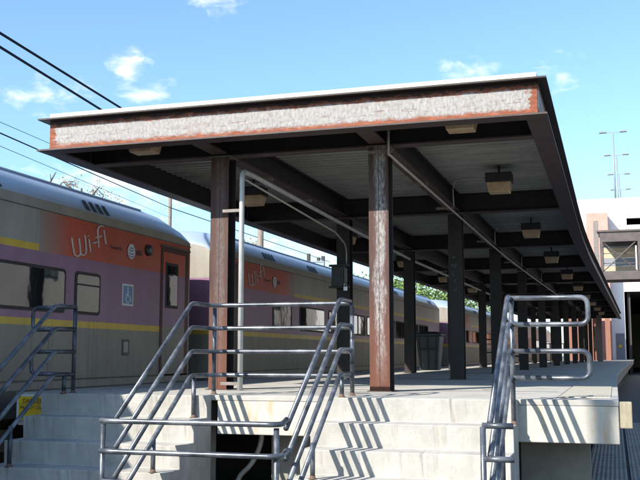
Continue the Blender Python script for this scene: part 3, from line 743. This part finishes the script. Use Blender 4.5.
    if redend == 'far':
        # accessible symbol, small hatch and number
        bm = B(); box(bm, XS + .001, XS + .006, yfar - 2.63, yfar - 2.27, 1.25, 1.60); w = build('access_sign', bm, M['white'], t); parts.append(w)
        bm = B(); box(bm, XS + .0065, XS + .008, yfar - 2.60, yfar - 2.30, 1.28, 1.57); build('sign_field', bm, M['blue'], w)
        bm = B(); xx = XS + .0095; yc_, zc_ = yfar - 2.45, 1.385
        tube(bm, [(xx, yc_ + .07 * math.cos(a_), zc_ - .015 + .07 * math.sin(a_)) for a_ in [math.radians(100 + 20 * k) for k in range(12)]], .009, 6)
        tube(bm, [(xx, yc_ - .01, zc_ + .12), (xx, yc_ - .005, zc_ + .02), (xx, yc_ + .055, zc_ + .02), (xx, yc_ + .085, zc_ - .06)], .010, 6)
        lathe2 = [(xx, yc_ - .01, zc_ + .145), (xx + .002, yc_ - .01, zc_ + .146)]
        tube(bm, [(xx - .001, yc_ - .012, zc_ + .148), (xx + .003, yc_ - .012, zc_ + .148)], .018, 10)
        build('wheelchair_symbol', bm, M['white'], w)
        bm = B(); box(bm, XS + .001, XS + .012, yfar - 2.60, yfar - 2.37, .45, .71); h_ = build('hatch', bm, M['c_sill'], t); parts.append(h_)
        bm = B(); box(bm, XS + .0125, XS + .016, yfar - 2.56, yfar - 2.42, .50, .67); build('hatch_cover', bm, M['c_grey'], h_)
        parts.append(text_obj('lettering', '503', .10, M['darktext'], t, side_mtx(XS + .003, yfar - 4.3, .60, 0), 1, .001)) if False else None
        window(yfar - 3.98, yfar - 3.36, blind=True)
        ywin = yfar - 4.32; 
        while ywin - 2.0 > ynear + 3: window(ywin - 1.75, ywin); ywin -= 2.08
        for k in range(9): vent(yfar - 3.8 - k * 2.75) if yfar - 3.8 - k * 2.75 > ynear + 2 else None
    else:
        window(ynear + 3.50, ynear + 4.75); window(ynear + 5.45, ynear + 7.45)
        yy = ynear + 7.95
        while yy + 1.2 < yfar - 3: window(yy, yy + .85); window(yy + 1.0, yy + 1.85); yy += 2.1
        for k in range(7): vent(ynear + 2.9 + k * 3.3)
    # running gear
    for yb_ in (ynear + 3.4, yfar - 3.4):
        bg_ = B(); box(bg_, XM - 1.1, XM + 1.1, yb_ - 1.5, yb_ + 1.5, -.85, -.55); bo = build('bogie', bg_, M['black'], t); parts.append(bo)
        for dy in (-1.1, 1.1):
            for sx in (-.72, .72):
                bm = B(); tube(bm, [(XM + sx - .06, yb_ + dy, GZ + .26 + .43), (XM + sx + .06, yb_ + dy, GZ + .26 + .43)], .43, 24); build('wheel', bm, M['railsteel'], bo)
    bm = B(); box(bm, XM - 1.2, XM + 1.2, ynear + 7, yfar - 7, -.95, -.36); parts.append(build('underframe_box', bm, M['black'], t, bevel=.03))
    if rot:
        t.rotation_euler.z = rot[0]; t.location.x += rot[1]
    return t
car('nearest commuter carriage, purple and grey with a red Wi-Fi panel, cut by the left edge', -9.4, 16.05, 'far')
car('commuter carriage seen behind the front columns, with pale reflecting windows', 16.95, 42.3, 'near')
car('third carriage of the train, glimpsed between the canopy columns', 43.2, 68.5, 'near', (-.022, .72))
car('farthest carriage of the train, almost hidden by the columns', 69.4, 94.7, 'near', (-.024, 1.32))
for y, dx in ((16.5, 0), (42.75, .42), (68.95, 1.0)):
    t = B(); box(t, XM - .6 + dx, XM + .6 + dx, y - .46, y + .46, .0, 2.3); tag(build('gangway', t, M['rubber']), ['black gangway between the two nearest carriages', 'black gangway behind the second carriage', 'black gangway before the farthest carriage'][[16.5, 42.75, 68.95].index(y)], 'gangway')

# ------------------------------------------------------------------ buildings on the right and beyond
g = empty('parking_garage', (12, 101, GZ)); tag(g, 'white multi-storey parking garage with dark openings beyond the platform', 'garage')
GT = 16.6
bm = B()
def wallxz(x0, x1, z0, z1, y0=101.0, y1=101.6): box(bm, x0, x1, y0, y1, z0, z1)
wallxz(-3.6, 1.12, GZ, 6.9); wallxz(9, 45, GZ, 6.9)
wallxz(-3.6, 45, 6.9, 13.75); wallxz(-3.6, 1.62, 13.75, 14.5); wallxz(42, 45, 13.75, 14.5); wallxz(-3.6, 45, 14.5, GT)
box(bm, -3.6, -3.0, 101.6, 158, GZ, GT); box(bm, 44.4, 45, 101.6, 158, GZ, GT); box(bm, -3.6, 45, 158, 158.6, GZ, GT)
build('wall', bm, M['gwhite'], g)
bm = B(); box(bm, -3.0, 44.4, 101.6, 158, 15.2, 15.6); box(bm, -3.0, 44.4, 101.6, 158, 11.2, 11.6); box(bm, -3.0, 44.4, 101.6, 158, 6.9, 7.3); build('floor_slab', bm, M['gdark'], g)
bm = B(); box(bm, 1.4, 1.7, 101.7, 157, GZ, 6.88); box(bm, 8.9, 9.2, 101.7, 157, GZ, 6.88); build('portal_wall', bm, M['gdark'], g)
bm = B(); box(bm, .16, 1.0, 100.93, 100.99, .02, 2.65); build('door', bm, M['gblue'], g); bm = B(); box(bm, .4, .7, 100.88, 100.92, 1.2, 1.5); build('door_sign', bm, M['signyellow'], g)
for k in range(9):
    bm = B(); box(bm, -3.4 + k * 5.2, -3.34 + k * 5.2, 100.97, 100.999, GZ if k != 2 else 7, GT - .05); build('wall_joint', bm, M['gblue'], g) if k not in (1, 2) else bm.free()
st = B(); box(st, -2.35, -.20, 98.8, 100.9, GZ, 14.85); tag(build('stair_tower', st, M['gpink'], bevel=.05), 'pale pink brick tower standing in front of the white garage', 'tower')
# brick station building under and beyond the canopy end
sbld = empty('brick_station_building', (-4.5, 88, 0)); tag(sbld, 'orange brick station building behind the far end of the canopy', 'building')
bm = B(); box(bm, -3.9, -1.3, 84, 97, 0.002, 4.6); build('wall', bm, M['brick'], sbld)
bm = B(); box(bm, -4.3, -.2, 82.2, 97.5, 4.6, 4.95); build('roof', bm, M['bridge'], sbld)
for x in (-3.6, -2.75, -1.9, -.5):
    bm = B(); box(bm, x - .2, x + .2, 82.4, 83.0, 0.002, 4.59); build('pillar', bm, M['brick'], sbld)
for x in (-3.3, -2.4):
    bm = B(); box(bm, x, x + .9, 83.95, 83.99, .8, 2.9); w = build('window', bm, M['rubber'], sbld); bm = B(); box(bm, x + .06, x + .84, 83.92, 83.945, .86, 2.84); build('pane', bm, M['glass'], w)
# footbridge
fb = empty('footbridge', (8, 71, 5.6)); tag(fb, 'dark steel footbridge with cross bracing over the platform, joining the garage', 'footbridge')
FX0, FX1 = -.75, 24
for y in (69.4, 72.2):
    bm = B(); box(bm, FX0, FX1, y, y + .25, 8.45, 9.15); build('chord', bm, M['bridge'], fb)
    bm = B(); box(bm, FX0, FX1, y, y + .25, 5.75, 6.35); build('chord', bm, M['bridge'], fb)
bm = B(); box(bm, FX0, FX1, 69.65, 72.2, 5.95, 6.1); build('deck', bm, M['bridge'], fb)
bm = B(); box(bm, FX0 - .2, FX1, 69.3, 72.6, 9.152, 9.28); build('roof', bm, M['bridge'], fb)
x = FX0
while x < FX1:
    for y in (69.37, 72.26):
        bm = B(); box(bm, x, x + .2, y, y + .18, 6.352, 8.448); build('post', bm, M['bridge'], fb)
    for a, b in (((x + .2, 6.36), (x + 2.45, 8.44)), ((x + .2, 8.44), (x + 2.45, 6.36))):
        bm = B(); tube(bm, [(a[0], 69.50, a[1]), (b[0], 69.50, b[1])], .045, 6); build('brace', bm, M['bridge'], fb)
    bm = B(); box(bm, x + .2, x + 2.45, 72.3, 72.36, 7.55, 8.3); box(bm, x + .2, x + 2.45, 72.3, 72.36, 6.36, 6.95); build('panel', bm, M['cream'], fb)
    bm = B(); box(bm, x + .2, x + 2.45, 72.3, 72.36, 6.96, 7.54); box(bm, x + .2, x + 2.45, 72.3, 72.36, 8.305, 8.44); build('panel', bm, M['gblue'], fb)
    for z in (6.9, 7.6):
        bm = B(); box(bm, x + .2, x + 2.45, 69.6, 69.64, z, z + .05); build('rail', bm, M['bridge'], fb)
    x += 2.55
for x in (FX0 - .42,):
    bm = B(); box(bm, x, x + .36, 69.5, 69.9, 0.002, 10.0); build('support', bm, M['clamp'], fb)
for x in (10.0, 23.2):
    bm = B(); box(bm, x, x + .4, 70.6, 71.0, GZ, 5.95); build('support', bm, M['bridge'], fb)
# pale warehouse out to the right, the one mirrored in the carriage windows
wh = empty('pale_warehouse', (17, 50, GZ)); tag(wh, 'long pale warehouse to the right of the tracks', 'building')
bm = B(); box(bm, 14, 30, 22, 92, GZ, 8.5); build('wall', bm, simple('warehouse_render', (.42, .40, .37), .85, 0, .12, .4), wh)
bm = B(); box(bm, 13.8, 30.2, 21.8, 92.2, 8.5, 8.8); build('roof', bm, M['roof'], wh)
for k in range(11):
    y = 25 + k * 6; bm = B(); box(bm, 13.93, 13.99, y, y + 1.6, 4.6, 6.0); w = build('window', bm, M['rubber'], wh); bm = B(); box(bm, 13.90, 13.925, y + .1, y + 1.5, 4.7, 5.9); build('pane', bm, M['glass'], w)
# light masts on the garage roof
for i, (x, y) in enumerate(((.68, 110), (1.08, 123), (1.44, 136.5), (1.74, 149.5))):
    t = empty('light_mast', (x, y, 15.6)); tag(t, '%s of the twin-headed light masts on the garage roof' % ['tallest looking and nearest', 'second nearest', 'third nearest', 'farthest'][i], 'light mast', 'light masts on the garage roof')
    bm = B(); tube(bm, [(x, y, 15.6), (x, y, 25.6)], [.11, .07], 8); build('pole', bm, M['mast'], t, True)
    bm = B(); box(bm, x - 1.0, x + 1.0, y - .04, y + .04, 25.6, 25.68); build('arm', bm, M['mast'], t)
    for s_ in (-1, 1):
        bm = B(); box(bm, x + s_ * 1.12 - .38, x + s_ * 1.12 + .38, y - .2, y + .2, 25.60, 25.80); build('lamp_head', bm, M['gblue'], t, bevel=.04)

# ------------------------------------------------------------------ poles and wires on the left
def ray(u, v):
    fw = Vector((-math.sin(yaw) * math.cos(pitch), math.cos(yaw) * math.cos(pitch), math.sin(pitch)))
    rt = Vector((math.cos(yaw), math.sin(yaw), 0)); up = rt.cross(fw); return fw + rt * (u - 320) / F + up * (240 - v) / F
def at(u, v, Y):
    r = ray(u, v); return Vector((0, 0, EYE)) + r * (Y / r.y)
def pole(p, h, label, arms=True):
    t = empty('utility_pole', (p.x, p.y, GZ)); tag(t, label, 'utility pole')
    bm = B(); tube(bm, [(p.x, p.y, GZ), (p.x, p.y, h)], [.17, .11], 12); build('shaft', bm, M['pole'], t, True)
    bm = B(); box(bm, p.x - 1.0, p.x + 1.0, p.y + .10, p.y + .2, h - .9, h - .77); build('cross_arm', bm, M['pole'], t)
    for s_ in (-.85, -.4, .4, .85):
        bm = B(); tube(bm, [(p.x + s_, p.y + .15, h - .77), (p.x + s_, p.y + .15, h - .62)], [.04, .02], 8); build('insulator', bm, M['gblue'], t, True)
pA = at(260.5, 245, 36); wA = at(258, 193.5, 36)
pole(pA, wA.z + .9, 'thick wooden pole rising behind the second carriage')
pB = at(170, 212, 58); wB = at(171, 208.5, 58)
pole(pB, wB.z + 4.5, 'thin distant utility pole rising behind the nearest carriage')
def wire(a, b, r, label, sag=.0):
    a, b = Vector(a), Vector(b); n = 24; pts = []
    for k in range(n + 1):
        t = k / n; p = a.lerp(b, t); p.z -= sag * 4 * t * (1 - t); pts.append(p)
    bm = B(); tube(bm, pts, r, 6); tag(build('overhead_wire', bm, M['wire'], None, True), label, 'wire', 'overhead wires on the left')
def ext(u0, v0, Y0, u1, v1, Y1, back=.6):
    a, b = at(u0, v0, Y0), at(u1, v1, Y1); return a + (a - b) * back * .3, b
a, b = ext(0, 33, 13, 258, 193, 36); wire(a, b, .024, 'upper of the two thick black wires crossing the sky at top left')
a, b = ext(0, 47, 13, 258, 207, 36); wire(a, b, .024, 'lower of the two thick black wires crossing the sky at top left')
a, b = ext(0, 133, 24, 171, 208, 58); wire(a, b, .022, 'thin dark wire passing below the canopy corner to the distant pole')
a, b = ext(0, 122, 24, 171, 196, 58); wire(a, b, .009, 'faint upper wire beside the canopy corner')
a, b = ext(0, 146, 24, 171, 218, 58); wire(a, b, .009, 'faint lower wire just above the carriage roof')
a, b = at(171, 208, 58), at(330, 262, 95); wire(a, b, .03, 'dark wire running on beyond the distant pole')
# pole standing behind the viewer; it throws the upright soft shadow on the platform end
t = empty('steel_pole', (-6.82, -1.0, GZ)); tag(t, 'tall bare steel pole behind the viewer whose shadow falls on the platform end', 'pole')
bm = B(); tube(bm, [(-6.82, -1, GZ), (-6.82, -1, 9.22)], .11, 14); build('shaft', bm, M['mast'], t, True)
bm = B(); lathe(bm, [(.15, 9.22), (.16, 9.26), (.02, 9.29)], -6.82, -1, 14); build('pole_cap', bm, M['mast'], t)
# signal gantry seen over the train roof
sg = empty('signal_gantry', (-12, 60, GZ)); tag(sg, 'small dark signal arm showing above the second carriage roof', 'signal')
p0 = at(306, 262, 60); p1 = at(324, 262, 60)
bm = B(); tube(bm, [(p0.x, 60, p0.z), (p1.x, 60, p1.z)], .06, 6); build('arm', bm, M['gblue'], sg)
bm = B(); tube(bm, [(p1.x, 60, GZ), (p1.x, 60, p1.z + .3)], .08, 8); build('mast', bm, M['gblue'], sg)
for q, h_ in ((.15, .5), (.7, .22), (.95, .3)):
    x = p0.x + (p1.x - p0.x) * q; bm = B(); box(bm, x - .1, x + .1, 59.9, 60.1, p0.z + .062, p0.z + .062 + h_); build('signal_head', bm, M['gdark'], sg)

# ------------------------------------------------------------------ trees behind the train
def tree(name, x, y, h, rad, mat, label, leaves=1800, lsz=.16, seed=1, sparse=1.0, group='trees behind the train', cz=.35):
    rnd = random.Random(seed); t = empty(name, (x, y, GZ)); tag(t, label, 'tree', group)
    bm = B(); tips = []; H = h - GZ
    tube(bm, [(x, y, GZ), (x + .1, y, GZ + H * .35), (x - .05, y + .1, GZ + H * .7), (x, y, GZ + H * .93)], [H * .03, H * .022, H * .012, H * .004], 8)
    for k in range(16):
        a = rnd.random() * 6.28; z0 = GZ + H * (cz + (.88 - cz) * k / 16); rr = rad * (1 - .55 * abs(k / 16 - .35)) * rnd.uniform(.7, 1.05)
        p = Vector((x, y, z0)); q = p + Vector((math.cos(a) * rr * .5, math.sin(a) * rr * .5, H * .07)); e = q + Vector((math.cos(a + .3) * rr * .5, math.sin(a + .3) * rr * .5, H * rnd.uniform(.02, .10)))
        tube(bm, [p, q, e], [H * .010, H * .006, H * .002], 5); tips += [q.lerp(e, .4), e, q]
        for _ in range(3):
            f = q.lerp(e, rnd.random()) ; g_ = f + Vector((rnd.uniform(-1, 1), rnd.uniform(-1, 1), rnd.uniform(.1, 1))) * rad * .3
            tube(bm, [f, g_], [H * .003, H * .0012], 4); tips.append(g_)
    tips.append(Vector((x, y, GZ + H * .95)))
    build('trunk', bm, M['bark'], t)
    bm = B(); sig = rad * .17 * sparse
    for _ in range(leaves):
        c = rnd.choice(tips) + Vector((rnd.gauss(0, sig), rnd.gauss(0, sig), rnd.gauss(0, sig * .8)))
        u = Vector((rnd.gauss(0, 1), rnd.gauss(0, 1), rnd.gauss(0, 1))).normalized(); v = u.orthogonal().normalized(); s_ = lsz * rnd.uniform(.5, 1.2)
        quad(bm, [c - u * s_, c + v * s_ * .5, c + u * s_, c - v * s_ * .5])
    build('crown', bm, mat, t)
pt = at(82, 173, 42); tree('autumn_tree', pt.x, 42, pt.z, 1.6, M['leaf_y'], 'sparse yellow autumn tree tip above the nearest carriage roof', 1500, .065, 2, .8)
pt = at(105, 194, 44); tree('autumn_tree', pt.x, 44, pt.z, 1.3, M['leaf_y'], 'low yellow autumn tree just right of the tallest yellow tip', 1400, .06, 5, .8)
pt = at(40, 172, 48); tree('bare_tree', pt.x, 48, pt.z, 2.0, M['leaf_y'], 'nearly bare twiggy tree left of the yellow tree', 50, .06, 9, .9)
pt = at(248, 238, 62); tree('autumn_tree', pt.x, 62, pt.z, 1.5, M['leaf_y'], 'small yellowing tree beside the thick wooden pole', 1200, .08, 12, .8)
for i, (u, v, Y_, r_) in enumerate(((398, 283, 86, 4.0), (424, 289, 92, 4.5), (447, 291, 97, 4.5), (468, 297, 108, 5), (385, 284, 100, 4.0))):
    pt = at(u, v, Y_)
    tree('green_tree', pt.x, Y_, pt.z, r_, M['leaf_g'] if i % 2 == 0 else M['leaf_d'], ['bright green tree showing left of the bin column', 'dark green tree showing above the bin', 'bright green tree right of the bin', 'dark green tree far down the line', 'bright green tree behind the white streaked column'][i], 5200, .19, 20 + i, 1.0, cz=.15)

# drain hose hanging in the opening under the platform end
h0 = Vector((-3.9, YF + .5, -.44)); bm = B(); tube(bm, [(-4.02, YF + .5, -.30), (-4.05, YF + .5, -.62), (-4.18, YF + .5, -.85), (-4.34, YF + .5, -.98), (-4.36, YF + .5, GZ)], .03, 10, .12)
tag(build('drain_hose', bm, M['conduit'], None, True), 'grey curved hose in the dark opening below the platform end', 'hose')
